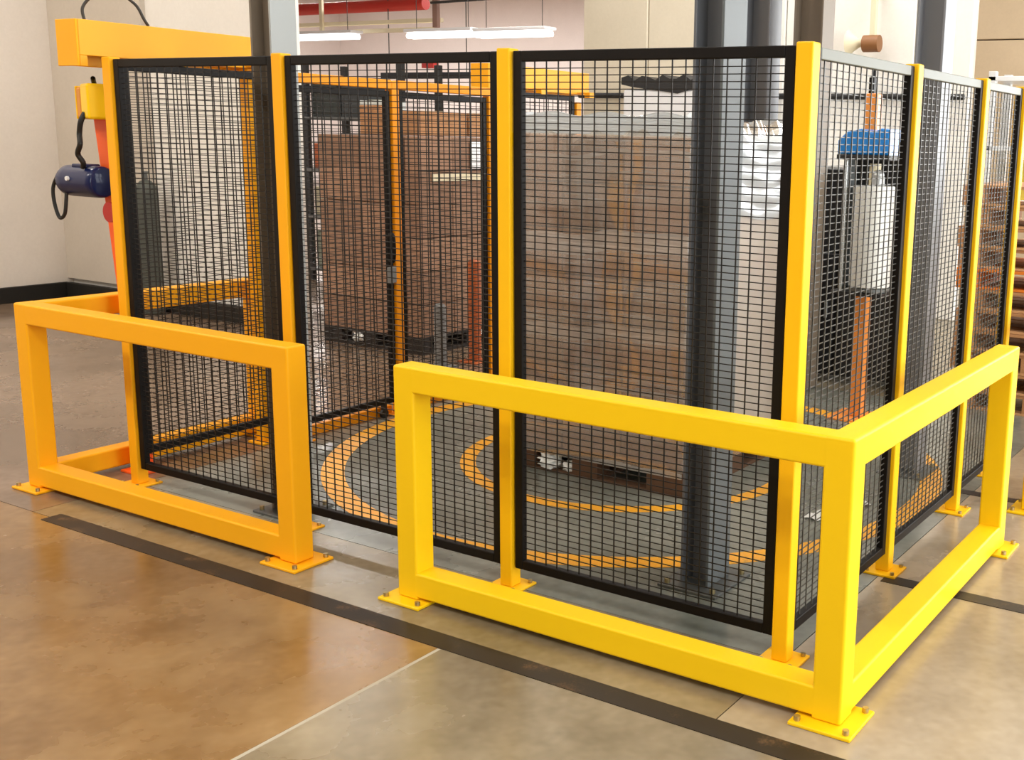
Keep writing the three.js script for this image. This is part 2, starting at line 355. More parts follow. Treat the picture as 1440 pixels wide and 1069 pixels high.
const head = thing('door_lintel', 'slim orange lintel rail over the two mesh doors', 'rail', [P1, 0, 0]);
part('rail', rbox(-PH, PH, 2.042, 2.096, L2 + PH, L1, 0.005), M.sidePost, head);
part('rail', rbox(-PH, PH, 2.042, 2.096, L3 - PH, L2 - PH, 0.005), M.sidePost, head);
// low orange rails closing the foot of the side fence
const sill = thing('floor_rail', 'slim orange rail on the floor under the mesh doors', 'rail', [P1, 0, 0]);
part('rail', rbox(-0.075, -0.035, 0.0, 0.06, L2 + PH, L1 - PH, 0.005), M.sidePost, sill);
part('rail', rbox(-0.075, -0.035, 0.0, 0.06, L3 + PH, L2 - PH, 0.005), M.sidePost, sill);

// header beams over the side fence: hollow box beams with an end plate
function headerBeam(label, z0, z1, leg) {
  const t = thing('header_beam', label, 'beam', [P1 - 0.18, 0, 0]);
  part('beam', [rbox(0.06, 0.08, 2.105, 2.27, z1, z0 - 0.012, 0.004), rbox(-0.08, -0.06, 2.06, 2.27, z1, z0 - 0.012, 0.004), rbox(-0.06, 0.06, 2.255, 2.27, z1, z0 - 0.012, 0.002), rbox(-0.06, 0.06, 2.105, 2.118, z1, z0 - 0.3, 0.002)], M.beam, t);
  part('end_plate', rbox(-0.08, 0.08, 2.055, 2.27, z0 - 0.012, z0, 0.004), M.amber, t, 'orange end plate');
  part('end_lug', rbox(0.06, 0.08, 2.055, 2.105, z0 - 0.05, z0 - 0.012, 0.003), M.beam, t);
  part('bracket', [rbox(0.08, 0.2, 2.112, 2.12, z0 - 0.5, z0 - 0.44, 0.002), rbox(0.15, 0.2, 2.08, 2.112, z0 - 0.5, z0 - 0.44, 0.002), rbox(0.08, 0.2, 2.112, 2.12, z1 + 0.1, z1 + 0.16, 0.002), rbox(0.15, 0.2, 2.08, 2.112, z1 + 0.1, z1 + 0.16, 0.002)], M.beam, t);
  if (leg) {
    part('support_leg', rbox(0.0, 0.07, 0.012, 2.105, leg - 0.035, leg + 0.035, 0.006), M.amber, t);
    part('base_plate', rbox(-0.03, 0.1, 0, 0.012, leg - 0.07, leg + 0.07, 0.003), M.amber, t);
  }
  return t;
}
headerBeam('thick yellow header beam whose orange end plate stands out before the beige wall', 0.1, -1.0, -0.89);
headerBeam('short yellow header beam seen through the mesh beyond the wrapped load', -2.84, -4.04, -3.2);

// ------------------------------------------------------------------ steel columns
function iColumn(label, x, z, w, d, h, web, flange, plate, plateMat = M.plateSteel) {   // flanges face +x and -x
  const t = thing('steel_column', label, 'column', [x, 0, z]);
  part('flange', rbox(w / 2 - 0.012, w / 2, 0.012, h, -d / 2, d / 2, 0.002), flange, t, 'flange');
  part('flange', rbox(-w / 2, -w / 2 + 0.012, 0.012, h, -d / 2, d / 2, 0.002), web, t);
  part('web', box(-w / 2 + 0.012, w / 2 - 0.012, 0.012, h, -0.006, 0.006), web, t);
  if (plate) {
    const p = part('base_plate', rbox(-plate / 2, plate / 2, 0, 0.012, -plate / 2 - 0.02, plate / 2 + 0.02, 0.003), plateMat, t);
    for (const [a, b] of [[-1, -1], [1, 1], [-1, 1], [1, -1]]) part('bolt', cyl(0.012, 0.018, a * (plate / 2 - 0.03), 0.021, b * (plate / 2 - 0.01), 'y', 6), M.bolt, p);
  }
  return t;
}
iColumn('brown-grey steel column with side light painted into its pale flange, standing behind the first wire mesh panel', -2.665, -0.165, 0.135, 0.14, 6.5, M.brownSteel, M.litSteel, 0.24);  // pale flange and brown web paint light and shade onto one grey column
iColumn('dark grey steel column on a base plate inside the cell, in front of the wrapped load', -0.585, -0.485, 0.13, 0.18, 6.5, M.darkSteel, M.duskSteel, 0.27);
iColumn('pale grey steel column inside the cell behind the blue-topped film carriage panel', -0.42, -2.5, 0.15, 0.17, 6.5, M.midSteel, M.midSteel, 0.26);
iColumn('plain dark grey steel column ending behind the white film on the wrapped load', -2.15, -3.95, 0.19, 0.19, 6.5, M.darkSteel, M.darkSteel, 0);
iColumn('dark brown steel column rising behind the fence corner post', -1.83, -4.1, 0.22, 0.2, 6.5, M.brownSteel, M.brownSteel, 0);

// ------------------------------------------------------------------ cartons and pallets
const fibre = noiseField(512, [[16, 0.6], [64, 1], [256, 0.8]]);
const cartonMat = (c, amp = 20, r = 0.7) => std({ map: mapTexture(256, (i, x, y) => { const k = (y * 2) * 512 + ((x * 2) % 512); const s = (fibre[k] - 0.5) * amp + ((y >> 1) % 2 ? 2 : -2); return c.map((v) => v + s); }, true), roughness: r });
const cartons = [cartonMat([158, 116, 84]), cartonMat([146, 106, 76]), cartonMat([164, 124, 92]), cartonMat([138, 104, 78])];
const palletWood = ['a', 'b', 'c', 'd'].map((_, k) => std({ map: mapTexture(256, (i, x, y) => { const v = fibre[((y * 2) % 512) * 512 + ((x >> 3) * 37) % 512]; const b = [[196, 150, 104], [178, 130, 86], [210, 164, 116], [160, 112, 72]][k]; return b.map((q) => q + (v - 0.5) * 60); }, true), roughness: 0.75 }));
function palletParts(t, x0, x1, z0, z1, h, mats, edge = 0.19) {   // fork openings seen from the front (+z): boards run along x on top
  const bw = (x1 - x0);
  const b = 0.02, n = 6, dw = (z1 - z0 - (n - 1) * 0.03) / n;
  for (let i = 0; i < n; i++) part('top_board', rbox(x0, x1, h - b, h, z0 + i * (dw + 0.03), z0 + i * (dw + 0.03) + dw, 0.002), mats[i % mats.length], t);
  const blocks = [[x0, x0 + bw * edge], [x0 + bw * 0.405, x0 + bw * 0.545], [x1 - bw * edge, x1]];
  for (const [a, c] of blocks) {
    for (const zz of [z0, (z0 + z1) / 2 - 0.06, z1 - 0.12]) part('block', rbox(a, c, b, h - b, zz, zz + 0.12, 0.002), mats[1], t);
    part('bottom_board', rbox(a, c, 0, b, z0 + 0.002, z1 - 0.002, 0.002), mats[0], t);
  }
  part('bottom_board', rbox(x0 + bw * edge, x0 + bw * 0.405, 0, b * 0.8, z1 - 0.09, z1 - 0.004, 0.002), mats[0], t);
  part('bottom_board', rbox(x0 + bw * 0.545, x1 - bw * edge, 0, b * 0.8, z1 - 0.09, z1 - 0.004, 0.002), mats[0], t);
}
function carton(t, x0, x1, y0, y1, z0, z1, mat, name = 'carton') {
  const j = () => rr(-0.004, 0.004);
  return part(name, metric(rbox(x0 + 0.004 + j(), x1 - 0.004 + j(), y0, y1 - 0.006, z0 + 0.004 + j(), z1 - 0.004 + j(), 0.006), 0.5), mat, t);
}
// film: clear stretch film wrapped round the whole load
const wrinkle = mapTexture(512, (i, x, y) => { const v = 255 * (0.5 * noiseRow(x, y) + 0.5 * cloudy2[i]); return [v, v, v]; }, false);
function noiseRow(x, y) { return cloudy[((y * 3) % 512) * 512 + (x >> 2)]; }
// overlapping turns of film: bands of more or fewer layers, a little slanted, with creases along the pull
const filmLayers = mapTexture(512, (i, x, y) => {
  const yy = y + 9 * Math.sin(x / 512 * Math.PI * 2) + 4 * Math.sin(x / 512 * Math.PI * 6);
  const turn = ((Math.sin(yy / 512 * Math.PI * 2 * 5) > 0.2 ? 1 : 0) + (Math.sin(yy / 512 * Math.PI * 2 * 3 + 1) > 0.35 ? 1 : 0)) / 2;
  const crease = band(fibre[(y * 2 % 512) * 512 + (x >> 3)], 0.5, 0.75);
  const v = 255 * (0.94 - 0.2 * turn - 0.13 * crease); return [v, v, v];
}, false);
const film = phys({ color: 0xf0ece4, roughness: 0.07, transmission: 0.92, transmissionMap: filmLayers, thickness: 0, ior: 2.33, bumpMap: wrinkle, bumpScale: 0.0005 });
const hazy = phys({ color: 0xf2ece2, roughness: 0.3, transmission: 0.55, thickness: 0, ior: 1.6, bumpMap: wrinkle, bumpScale: 0.002 });  // real film haze, with daylight glare added through its pale tint
const milky = phys({ color: 0xdfe6ea, roughness: 0.25, transmission: 0.3, thickness: 0, ior: 1.6, bumpMap: wrinkle, bumpScale: 0.006 });

const darkWood = std({ color: 0x5a3f2a, roughness: 0.8 }), blackWood = std({ color: 0x241d19, roughness: 0.8 });
const load = thing('pallet_load', 'tall film-wrapped load of brown cartons on a wooden pallet inside the floor rings', 'pallet load', [0, 0, 0]);
{
  const x0 = -2.36, x1 = -1.2, z0 = -2.53, z1 = -1.35, h = 0.135;
  palletParts(load, x0, x1, z0, z1, h, [darkWood, darkWood]);
  part('rear_shade_board', box(x0 + 0.23, x1 - 0.23, 0.02, h - 0.02, z0 + 0.125, z0 + 0.14), darkWood, load); part('centre_shade_board', box(x0 + 0.23, x1 - 0.23, 0.017, h - 0.02, -1.95, -1.935), darkWood, load);  // boards added only to keep light out of the fork openings
  const n = 7, top = 1.8, lh = (top - h) / n;
  for (let k = 0; k < n; k++) for (let a = 0; a < 3; a++) for (let c = 0; c < 3; c++) {
    if (a === 1 && c === 1 && k < n - 1) continue;
    const shift = (k % 2) * 0.0;
    carton(load, x0 + 0.012 + (x1 - x0 - 0.024) * a / 3 + shift, x0 + 0.012 + (x1 - x0 - 0.024) * (a + 1) / 3 + shift, h + k * lh, h + (k + 1) * lh, z0 + 0.012 + (z1 - z0 - 0.024) * c / 3, z0 + 0.012 + (z1 - z0 - 0.024) * (c + 1) / 3, cartons[Math.floor(rnd() * 4)]);
  }
  // film shell: four walls with a ragged upper rim folded over the top
  const nu = 160, nv = 40, pos = [], uv = [], idx = [];
  const per = [[x0, z1], [x1, z1], [x1, z0], [x0, z0]];
  const seg = [x1 - x0, z1 - z0, x1 - x0, z1 - z0], total = seg.reduce((s, v) => s + v, 0);
  for (let i = 0; i <= nu; i++) {
    let d = total * i / nu, e = 0; while (e < 3 && d > seg[e]) { d -= seg[e]; e++; }
    const A = per[e], B = per[(e + 1) % 4], f = d / seg[e];
    const x = A[0] + (B[0] - A[0]) * f, z = A[1] + (B[1] - A[1]) * f, cx = (x0 + x1) / 2, cz = (z0 + z1) / 2;
    const wob = 0.006 * Math.sin(i * 0.9) + 0.004 * Math.sin(i * 2.3);
    for (let j = 0; j <= nv; j++) {
      const v = j / nv, rim = 1.885 + 0.014 * Math.sin(i * 0.7) + 0.01 * Math.sin(i * 1.9);
      const y = 0.1 + (rim - 0.1) * v, out = 1.006 + 0.004 * Math.sin(v * 22 + i * 0.2) * (v > 0.1 ? 1 : 0) - 0.05 * Math.max(0, v - 0.94) / 0.06 + wob * 0.2;
      pos.push(cx + (x - cx) * out, y, cz + (z - cz) * out); uv.push(total * i / nu / 1.2, y / 1.2);
    }
  }
  for (let i = 0; i < nu; i++) for (let j = 0; j < nv; j++) { const a = i * (nv + 1) + j, b = a + nv + 1; idx.push(a, b, a + 1, b, b + 1, a + 1); }
  const g = new THREE.BufferGeometry(); g.setAttribute('position', new THREE.Float32BufferAttribute(pos, 3)); g.setAttribute('uv', new THREE.Float32BufferAttribute(uv, 2)); g.setIndex(idx); g.computeVertexNormals();
  part('stretch_film', g, film, load, 'clear glossy stretch film');
  const rim = [];
  for (const [a, b, cc, d] of [[x0 + 0.01, x1 - 0.01, z1 - 0.012, z1 - 0.004], [x0 + 0.01, x1 - 0.01, z0 + 0.004, z0 + 0.012], [x0 + 0.004, x0 + 0.012, z0 + 0.012, z1 - 0.012]]) {
    const q = new THREE.BoxGeometry(b - a, 0.1, d - cc, 30, 4, 30); const pp = q.attributes.position;
    for (let i = 0; i < pp.count; i++) { const k = (pp.getY(i) + 0.05) / 0.1; pp.setY(i, pp.getY(i) + k * 0.012 * Math.sin(pp.getX(i) * 19 + pp.getZ(i) * 23)); }
    q.translate((a + b) / 2, 1.852, (cc + d) / 2); q.computeVertexNormals(); rim.push(q);
  }
  part('film_rim', rim, milky, load, 'milky white film rim standing above the cartons');
  // milky film gathered over the upper corner that faces the windows
  const pos2 = [], uv2 = [], idx2 = []; const mu = 40, mv = 24;
  for (let i = 0; i <= mu; i++) for (let j = 0; j <= mv; j++) {
    const u = i / mu, v = j / mv, z = z1 + 0.0 + (z0 - z1) * u, sag = 0.02 * Math.sin(u * 9) + 0.012 * Math.sin(u * 23);
    const y = 1.40 + 0.03 * Math.sin(u * 7) + (1.90 - 0.05 * u + 0.4 * sag - 1.40) * v;
    pos2.push(x1 + 0.026 + 0.008 * Math.sin(u * 17 + v * 9) + 0.006 * Math.sin(v * 31) - 0.06 * Math.max(0, v - 0.9) / 0.1, y, z); uv2.push(u, v * 0.5);
  }
  for (let i = 0; i < mu; i++) for (let j = 0; j < mv; j++) { const a = i * (mv + 1) + j, b = a + mv + 1; idx2.push(a, b, a + 1, b, b + 1, a + 1); }
  const g2 = new THREE.BufferGeometry(); g2.setAttribute('position', new THREE.Float32BufferAttribute(pos2, 3)); g2.setAttribute('uv', new THREE.Float32BufferAttribute(uv2, 2)); g2.setIndex(idx2); g2.computeVertexNormals();
  part('milky_film', g2, milky, load, 'milky white film band round the upper side');
  const hz = new THREE.PlaneGeometry(z1 - z0, 1.26, 30, 30); { const q = hz.attributes.position; for (let i = 0; i < q.count; i++) q.setZ(i, 0.004 * Math.sin(q.getX(i) * 13 + q.getY(i) * 5)); }
  hz.rotateY(Math.PI / 2); hz.translate(x1 + 0.02, 0.79, (z0 + z1) / 2); hz.computeVertexNormals();
  part('glare_haze_film', hz, hazy, load, 'film haze with daylight glare painted in, over the lower side');
}
// scraps of clear film caught in the fork opening of the pallet
function scrap(label, x, y, z, s, turn) {
  const g = new THREE.IcosahedronGeometry(s, 3), p = g.attributes.position;
  for (let i = 0; i < p.count; i++) { const k = 1 + 0.28 * Math.sin(p.getX(i) * 140 + 1) * Math.cos(p.getY(i) * 170) + 0.2 * Math.sin(p.getZ(i) * 210); p.setXYZ(i, p.getX(i) * k, Math.max(-s * 0.55, p.getY(i) * k * 0.8), p.getZ(i) * k); }
  g.computeVertexNormals(); g.translate(0, s * 0.55, 0);
  const t = part('film_scrap', g, milky2, scene); t.position.set(x, y, z); t.rotation.y = turn; t.userData = { label, category: 'film scrap', group: 'film scraps in the pallet' };
  return t;
}
const milky2 = phys({ color: 0xeef1ee, roughness: 0.3, clearcoat: 0.5, clearcoatRoughness: 0.2 });
scrap('larger crumpled white film scrap stuffed in the first fork opening of the wrapped load', -2.055, 0.017, -1.385, 0.06, 0.4);
scrap('smaller crumpled white film scrap lying in the first fork opening near the middle block', -1.925, 0.017, -1.39, 0.038, 1.3);

scrap('white film scrap caught in the pallet under the brown carton load', -5.55, 0.05, -3.33, 0.045, 2.1);
// brown carton load outside the side fence
const load2 = thing('pallet_load', 'wide brown carton load on a dark pallet, seen through the mesh doors', 'pallet load', [0, 0, 0]);
{
  const x0 = -5.98, x1 = -4.85, z0 = -4.55, z1 = -3.35, h = 0.14;
  palletParts(load2, x0, x1, z0, z1, h, [blackWood, blackWood]);
  const n = 6, top = 1.76, lh = (top - h) / n, tone = [cartonMat([150, 116, 92]), cartonMat([160, 124, 98]), cartonMat([142, 108, 84])], cut = [0, 0.42, 0.86, 1];
  for (let k = 0; k < n; k++) for (let a = 0; a < 3; a++) for (let c = 0; c < 3; c++) {
    if (a === 1 && c === 1 && k < n - 1) continue;
    carton(load2, x0 + (x1 - x0) * cut[a], x0 + (x1 - x0) * cut[a + 1], h + k * lh, h + (k + 1) * lh, z0 + (z1 - z0) * c / 3, z0 + (z1 - z0) * (c + 1) / 3, tone[Math.floor(rnd() * 3)]);
  }
  const lab = part('paper_label', [box(x1 + 0.002, x1 + 0.006, 1.5, 1.72, -4.16, -3.96)], M.whitePlastic, load2, 'white paper label');
  part('tape_band', [box(x1 + 0.001, x1 + 0.004, 1.40, 1.46, -4.1, -3.5)], M.cream, load2, 'pale tape band');
  lab.castShadow = true;
}
const top2 = cartonMat([176, 128, 84]);
for (const [a, b, lab] of [[-4.52, -3.98, 'orange-brown carton on top of the carton load, next to the far fence post'], [-3.96, -3.38, 'orange-brown carton on top of the carton load, over its lit corner']]) {
  const t = thing('carton', lab, 'carton', [-5.12, 1.76, (a + b) / 2]);
  carton(t, -0.25, 0.25, 0, 0.2, (a - b) / 2, (b - a) / 2, top2, 'carton_body');
  part('tape', box(-0.25, 0.25, 0.1985, 0.2005, -0.03, 0.03), M.cream, t);
}
{
  const t = thing('carton', 'small brown carton on top of the carton load, seen right beside the orange door post', 'carton', [-5.42, 1.76, -3.52]);
  carton(t, -0.12, 0.12, 0, 0.24, -0.12, 0.12, top2, 'carton_body'); part('tape', box(-0.12, 0.12, 0.2385, 0.2405, -0.025, 0.025), M.cream, t);
  const u = thing('carton', 'pale blue-white carton on top of the carton load, beside the small brown carton', 'carton', [-5.72, 1.76, -3.85]);
  carton(u, -0.14, 0.14, 0, 0.29, -0.14, 0.14, cartonMat([206, 214, 212], 8), 'carton_body'); part('tape', box(-0.14, 0.14, 0.2885, 0.2905, -0.025, 0.025), M.cream, u);
}
function bollard(label, x, z, r, h, mat) {
  const t = thing('bollard', label, 'bollard', [x, 0, z]);
  part('tube', new THREE.LatheGeometry([[0, h], [r * 0.7, h - 0.006], [r, h - 0.03], [r, 0.01], [r, 0]].reverse().map(([a, b]) => new THREE.Vector2(a, b)), 24), mat, t);
  part('base_plate', rbox(-r - 0.05, r + 0.05, 0, 0.01, -r - 0.05, r + 0.05, 0.003), mat, t);
}
bollard('grey bollard standing before the lit side of the brown carton load', -4.42, -3.1, 0.047, 0.5, M.greySteel);
bollard('taller rust-orange bollard standing before the brown carton load', -4.35, -3.42, 0.05, 0.82, std({ color: 0xb35a24, roughness: 0.5 }));

// stack of wooden pallets outside the right-hand fence
const stained = std({ color: 0xd9791e, roughness: 0.6 });
const protoP = thing('wooden_pallet', '', 'pallet', [0, 0, 0], 0, 'wooden pallets in the tall stack');
palletParts(protoP, -0.6, 0.6, -0.5, 0.5, 0.138, palletWood, 0.12);
{
  const n = 11, words = ['bottom', 'second', 'third', 'fourth', 'fifth', 'sixth', 'seventh', 'eighth', 'ninth', 'tenth', 'topmost'];
  for (let k = 0; k < n; k++) {
    const o = k ? protoP.clone() : protoP;
    if (k) { o.name = numbered('wooden_pallet'); scene.add(o); }
    o.position.set(-0.11 + rr(-0.025, 0.025), k * 0.14, -4.68 + rr(-0.025, 0.025)); o.rotation.y = rr(-0.02, 0.02);
    o.userData = { label: k === 0 ? 'bottom wooden pallet of the tall stack, standing on the floor' : k === n - 1 ? 'topmost wooden pallet of the tall stack' : `${words[k]} wooden pallet from the floor in the tall stack`, category: 'pallet', group: 'wooden pallets in the tall stack' };
    if (k === 6) o.traverse((c) => { if (c.isMesh) c.material = stained; });
    if (k === 6) o.userData.label = 'orange-painted wooden pallet, seventh from the floor in the tall stack';
  }
}

// ------------------------------------------------------------------ rotary wrapper arm with its film carriage
const sw = thing('stretch_wrapper', 'orange wrapper mast carrying a blue-topped carriage with a white film roll', 'stretch wrapper', [-1.125, 0, -3.5]);
part('mast', rbox(-0.042, 0.042, 0.014, 2.1, -0.045, 0.045, 0.008), M.orangeMast, sw, 'orange mast');
part('base_plate', rbox(-0.16, 0.16, 0, 0.014, -0.16, 0.16, 0.004), M.orangeMast, sw);
part('mast_cap', [rbox(-0.03, 0.005, 2.1, 2.2, -0.03, 0.03), cyl(0.014, 0.08, -0.01, 2.24, 0, 'y', 12)], M.black, sw, 'black sensor on the mast top');
{
  // blue hood: a rounded wedge
  const s = new THREE.Shape(); s.moveTo(-0.075, 1.735); s.lineTo(0.235, 1.735); s.lineTo(0.235, 1.865); s.lineTo(0.19, 1.87); s.lineTo(0.14, 1.845); s.lineTo(0.06, 1.865); s.lineTo(-0.03, 1.845); s.lineTo(-0.075, 1.8); s.closePath();
  const g = new THREE.ExtrudeGeometry(s, { depth: 0.26, bevelEnabled: true, bevelSize: 0.012, bevelThickness: 0.012, bevelSegments: 2 }); g.translate(0, 0, 0.075);
  part('hood', g, M.blueCover, sw, 'blue plastic hood');
}
part('carriage_plate', rbox(-0.085, 0.26, 1.69, 1.722, 0.07, 0.36), M.cabinet, sw); part('carriage_plate', rbox(-0.085, 0.26, 0.86, 0.885, 0.07, 0.36), M.cabinet, sw);
part('side_plate', rbox(-0.085, -0.065, 0.885, 1.69, 0.09, 0.24, 0.004), M.aluminium, sw, 'bare aluminium side plate');
part('guide_rod', cyl(0.014, 0.805, -0.03, 1.2875, 0.33, 'y', 14), M.aluminium, sw);
part('back_plate', rbox(-0.065, 0.26, 0.885, 1.69, 0.07, 0.085, 0.003), M.cabinet, sw);
const roll = part('film_roll', new THREE.LatheGeometry([[0.02, 0.912], [0.122, 0.912], [0.128, 0.918], [0.128, 1.53], [0.122, 1.536], [0.045, 1.538], [0.02, 1.538]].map(([a, b]) => new THREE.Vector2(a, b)), 40), M.filmRoll, sw, 'white stretch film roll');
roll.position.set(0.125, 0, 0.24);
const core = part('roll_core', cyl(0.036, 0.78, 0, 1.28, 0, 'y', 20), M.cream, roll); core.name = 'roll_core';
part('core_knob', [cyl(0.04, 0.05, 0.16, 1.565, 0.27, 'y', 18), new THREE.SphereGeometry(0.036, 16, 10).translate(0.16, 1.6, 0.27)], M.aluminium, sw, 'grey clamping knob');
part('support_disc', cyl(0.13, 0.02, 0.125, 0.898, 0.24, 'y', 28), M.plateSteel, sw);

// dark machine cabinet behind the mast
const cab = thing('machine_cabinet', 'black machine cabinet standing behind the orange wrapper mast', 'cabinet', [-1.6, 0, -4.75]);
part('body', rbox(-0.62, 0.45, 0.06, 0.98, -0.35, 0.35, 0.012), M.cabinet, cab);
part('upper_body', rbox(-0.62, 0.2, 0.985, 1.6, -0.35, 0.3, 0.012), M.cabinet, cab);
for (const x of [-0.355, 0.18]) { const d = part('door', rbox(x - 0.255, x + 0.255, 0.1, 0.94, 0.351, 0.368, 0.004), M.cabinet, cab); part('handle', rbox(x + 0.19, x + 0.21, 0.5, 0.62, 0.368, 0.39, 0.004), M.aluminium, d); }
for (const [a, b] of [[-0.56, -0.29], [0.39, -0.29], [-0.56, 0.29], [0.39, 0.29]]) part('foot', cyl(0.03, 0.06, a, 0.03, b, 'y', 12), M.rubber, cab);
const white = thing('white_strip', 'short crumpled white strip lying on the floor inside the outer yellow ring', 'film strip', [-0.47, 0, -1.62]);  // thin crumpled white sheet added on the floor
{
  const g = new THREE.PlaneGeometry(0.42, 0.09, 30, 6); g.rotateX(-Math.PI / 2); const p = g.attributes.position;
  for (let i = 0; i < p.count; i++) p.setY(i, 0.004 + 0.012 * Math.abs(Math.sin(p.getX(i) * 40 + p.getZ(i) * 30)));
  g.rotateY(1.25); g.computeVertexNormals(); const m = part('film', g, milky2.clone(), white); m.material.side = THREE.DoubleSide;
}

// ------------------------------------------------------------------ things at the beam end: sensor, blue motor, red-orange column, cables
{
  const t = thing('tapered_column', 'red-orange tapered column standing behind the first fence post', 'column', [-3.77, 0, -0.16]);
  const s = new THREE.Shape(); s.moveTo(-0.06, 0.012); s.lineTo(-0.035, 0.012); s.lineTo(-0.035, 1.83); s.lineTo(-0.165, 1.83); s.lineTo(-0.125, 1.5); s.lineTo(-0.065, 0.95); s.closePath();
  const g = new THREE.ExtrudeGeometry(s, { depth: 0.1, bevelEnabled: true, bevelSize: 0.005, bevelThickness: 0.005, bevelSegments: 2 }); g.translate(0, 0, -0.05);
  part('shaft', g, M.redOrange, t); part('base_plate', rbox(-0.1, 0.06, 0, 0.012, -0.09, 0.09, 0.003), M.redOrange, t);
  part('cap_plate', rbox(-0.15, -0.04, 1.84, 1.862, -0.055, 0.055, 0.004), M.red, t, 'dark red cap');
  const k = part('round_knob', cyl(0.05, 0.05, 0.0, 1.36, 0.09, 'z', 24), M.red, t, 'round red knob'); void k;
}
{
  const t = thing('sensor_box', 'yellow sensor housing with a black stub, above the blue motor', 'sensor', [-3.835, 1.85, -0.06], -0.35);
  part('housing', rbox(-0.04, 0.1, -0.04, 0.13, -0.06, 0.06, 0.014), M.yellow, t);
  const sh = part('shroud', rbox(-0.125, -0.042, -0.035, 0.115, -0.06, 0.06, 0.012), M.rustYellow, t, 'darker orange front shroud'); void sh;
  part('shroud_rim', [rbox(-0.13, -0.115, -0.04, 0.12, -0.064, 0.064, 0.005)], M.yellow, t);
  part('stub', tube([[0.0, 0.128, 0.0], [0.03, 0.142, 0.01], [0.07, 0.155, 0.02]], 0.011, 12, 8), M.rubber, t, 'black cable stub');
}
{
  const c = part('cable', tube([[-3.835, 1.84, 0.0], [-3.84, 1.8, 0.02], [-3.86, 1.74, 0.02], [-3.845, 1.69, 0.03], [-3.885, 1.64, 0.02], [-3.88, 1.6, 0.0], [-3.9, 1.575, -0.01]], 0.013, 60, 8), M.rubber, scene);
  c.name = 'cable'; c.userData = { label: 'kinked black cable hanging from the yellow sensor to the blue motor', category: 'cable' };
  const l = part('cable_loop', tube([[-3.86, 2.27, -0.05], [-3.87, 2.34, -0.05], [-3.83, 2.41, -0.1], [-3.8, 2.43, -0.16], [-3.74, 2.37, -0.24], [-3.72, 2.3, -0.27], [-3.72, 2.272, -0.29]], 0.0075, 60, 8), M.strap, scene);
  l.name = 'cable_loop'; l.userData = { label: 'thin dark cable looping up from the near header beam', category: 'cable' };
}
{
  const t = thing('hoist_motor', 'dark blue rounded hoist motor with a black strap loop, on the red-orange column', 'motor', [-3.955, 1.505, -0.06], 0.0);
  const prof = [[0.0, -0.172], [0.05, -0.17], [0.068, -0.16], [0.077, -0.14], [0.079, -0.1], [0.079, 0.1], [0.077, 0.125], [0.066, 0.14], [0.0, 0.142]];
  const g = new THREE.LatheGeometry(prof.map(([a, b]) => new THREE.Vector2(a, b)), 40); g.rotateZ(-Math.PI / 2);
  part('body', g, M.blueMotor, t, 'glossy dark blue body');
    part('terminal_box', rbox(-0.06, 0.06, 0.066, 0.086, -0.04, 0.04, 0.008), M.blueMotor, t);
  part('glint_disc', [cyl(0.011, 0.012, -0.03, 0.014, 0.084, 'z', 12)], M.whitePlastic, t, 'white disc painted as a glint');  // white disc stands in for a glint on the motor body
  part('strap_loop', tube([[-0.16, 0.03, 0.05], [-0.195, -0.04, 0.06], [-0.19, -0.13, 0.06], [-0.155, -0.19, 0.06], [-0.115, -0.17, 0.06], [-0.1, -0.1, 0.055], [-0.1, -0.06, 0.05]], 0.009, 48, 8), M.rubber, t, 'black strap loop');
  part('mount', rbox(0.06, 0.16, -0.05, 0.05, -0.1, -0.06, 0.006), M.blueMotor, t);
}
{
  const t = thing('gas_cylinder', 'dark grey-green cylinder standing against the white end wall', 'cylinder', [-8.33, 0, -3.36]);
  part('body', new THREE.LatheGeometry([[0, 0], [0.1, 0], [0.105, 0.02], [0.105, 1.15], [0.09, 1.22], [0.05, 1.27], [0, 1.285]].map(([a, b]) => new THREE.Vector2(a, b)), 28), std({ color: 0x4b4f48, roughness: 0.5 }), t);
  part('valve', [cyl(0.022, 0.06, 0, 1.31, 0), cyl(0.03, 0.02, 0, 1.35, 0)], M.plateSteel, t);
}

// ------------------------------------------------------------------ far hall
const glow = std({ color: 0xffffff, emissive: 0xffffff, emissiveIntensity: 3.2 });
function stripLight(label, x, y, z, len) {
  const t = thing('strip_light', label, 'light', [x, y, z]);
  part('reflector', rbox(-len / 2, len / 2, 0.13, 0.2, -0.2, 0.2, 0.02), M.whitePlastic, t);
  for (const zz of [-0.08, 0.08]) part('tube', cyl(0.055, len - 0.06, 0, 0.06, zz, 'x', 14), glow, t, 'glowing fluorescent tube');
  for (const k of [-1, 1]) part('hanger', cyl(0.008, 6.5 - y - 0.22, k * len / 2.6, (6.5 - y + 0.22) / 2, 0, 'y', 6), M.strap, t);
  const L = new THREE.RectAreaLight(0xffffff, 10, len, 0.3); L.position.set(0, 0.02, 0); L.rotation.x = -Math.PI / 2; L.castShadow = true; t.add(L);
}
stripLight('white fluorescent strip light beside the pale side of the brown-grey column', -20.0, 3.86, -16, 2.6);
stripLight('white fluorescent strip light above the second mesh panel, half of a longer row', -16.1, 3.83, -16, 1.95);
stripLight('white fluorescent strip light above the yellow middle fence post, end of the row', -14.1, 3.8, -16, 1.95);
const bar = (name, label, cat, geo, mat) => { const m = part(name, geo, mat, scene); m.userData = { label, category: cat }; return m; };
bar('roof_rail', 'upper of two cream roof rails high in the far hall', 'rail', rbox(-30, -16.6, 4.24, 4.33, -16.6, -16.5), M.cream);
bar('roof_rail', 'lower of two cream roof rails high in the far hall', 'rail', rbox(-30, -16.8, 4.05, 4.14, -16.6, -16.5), M.cream);
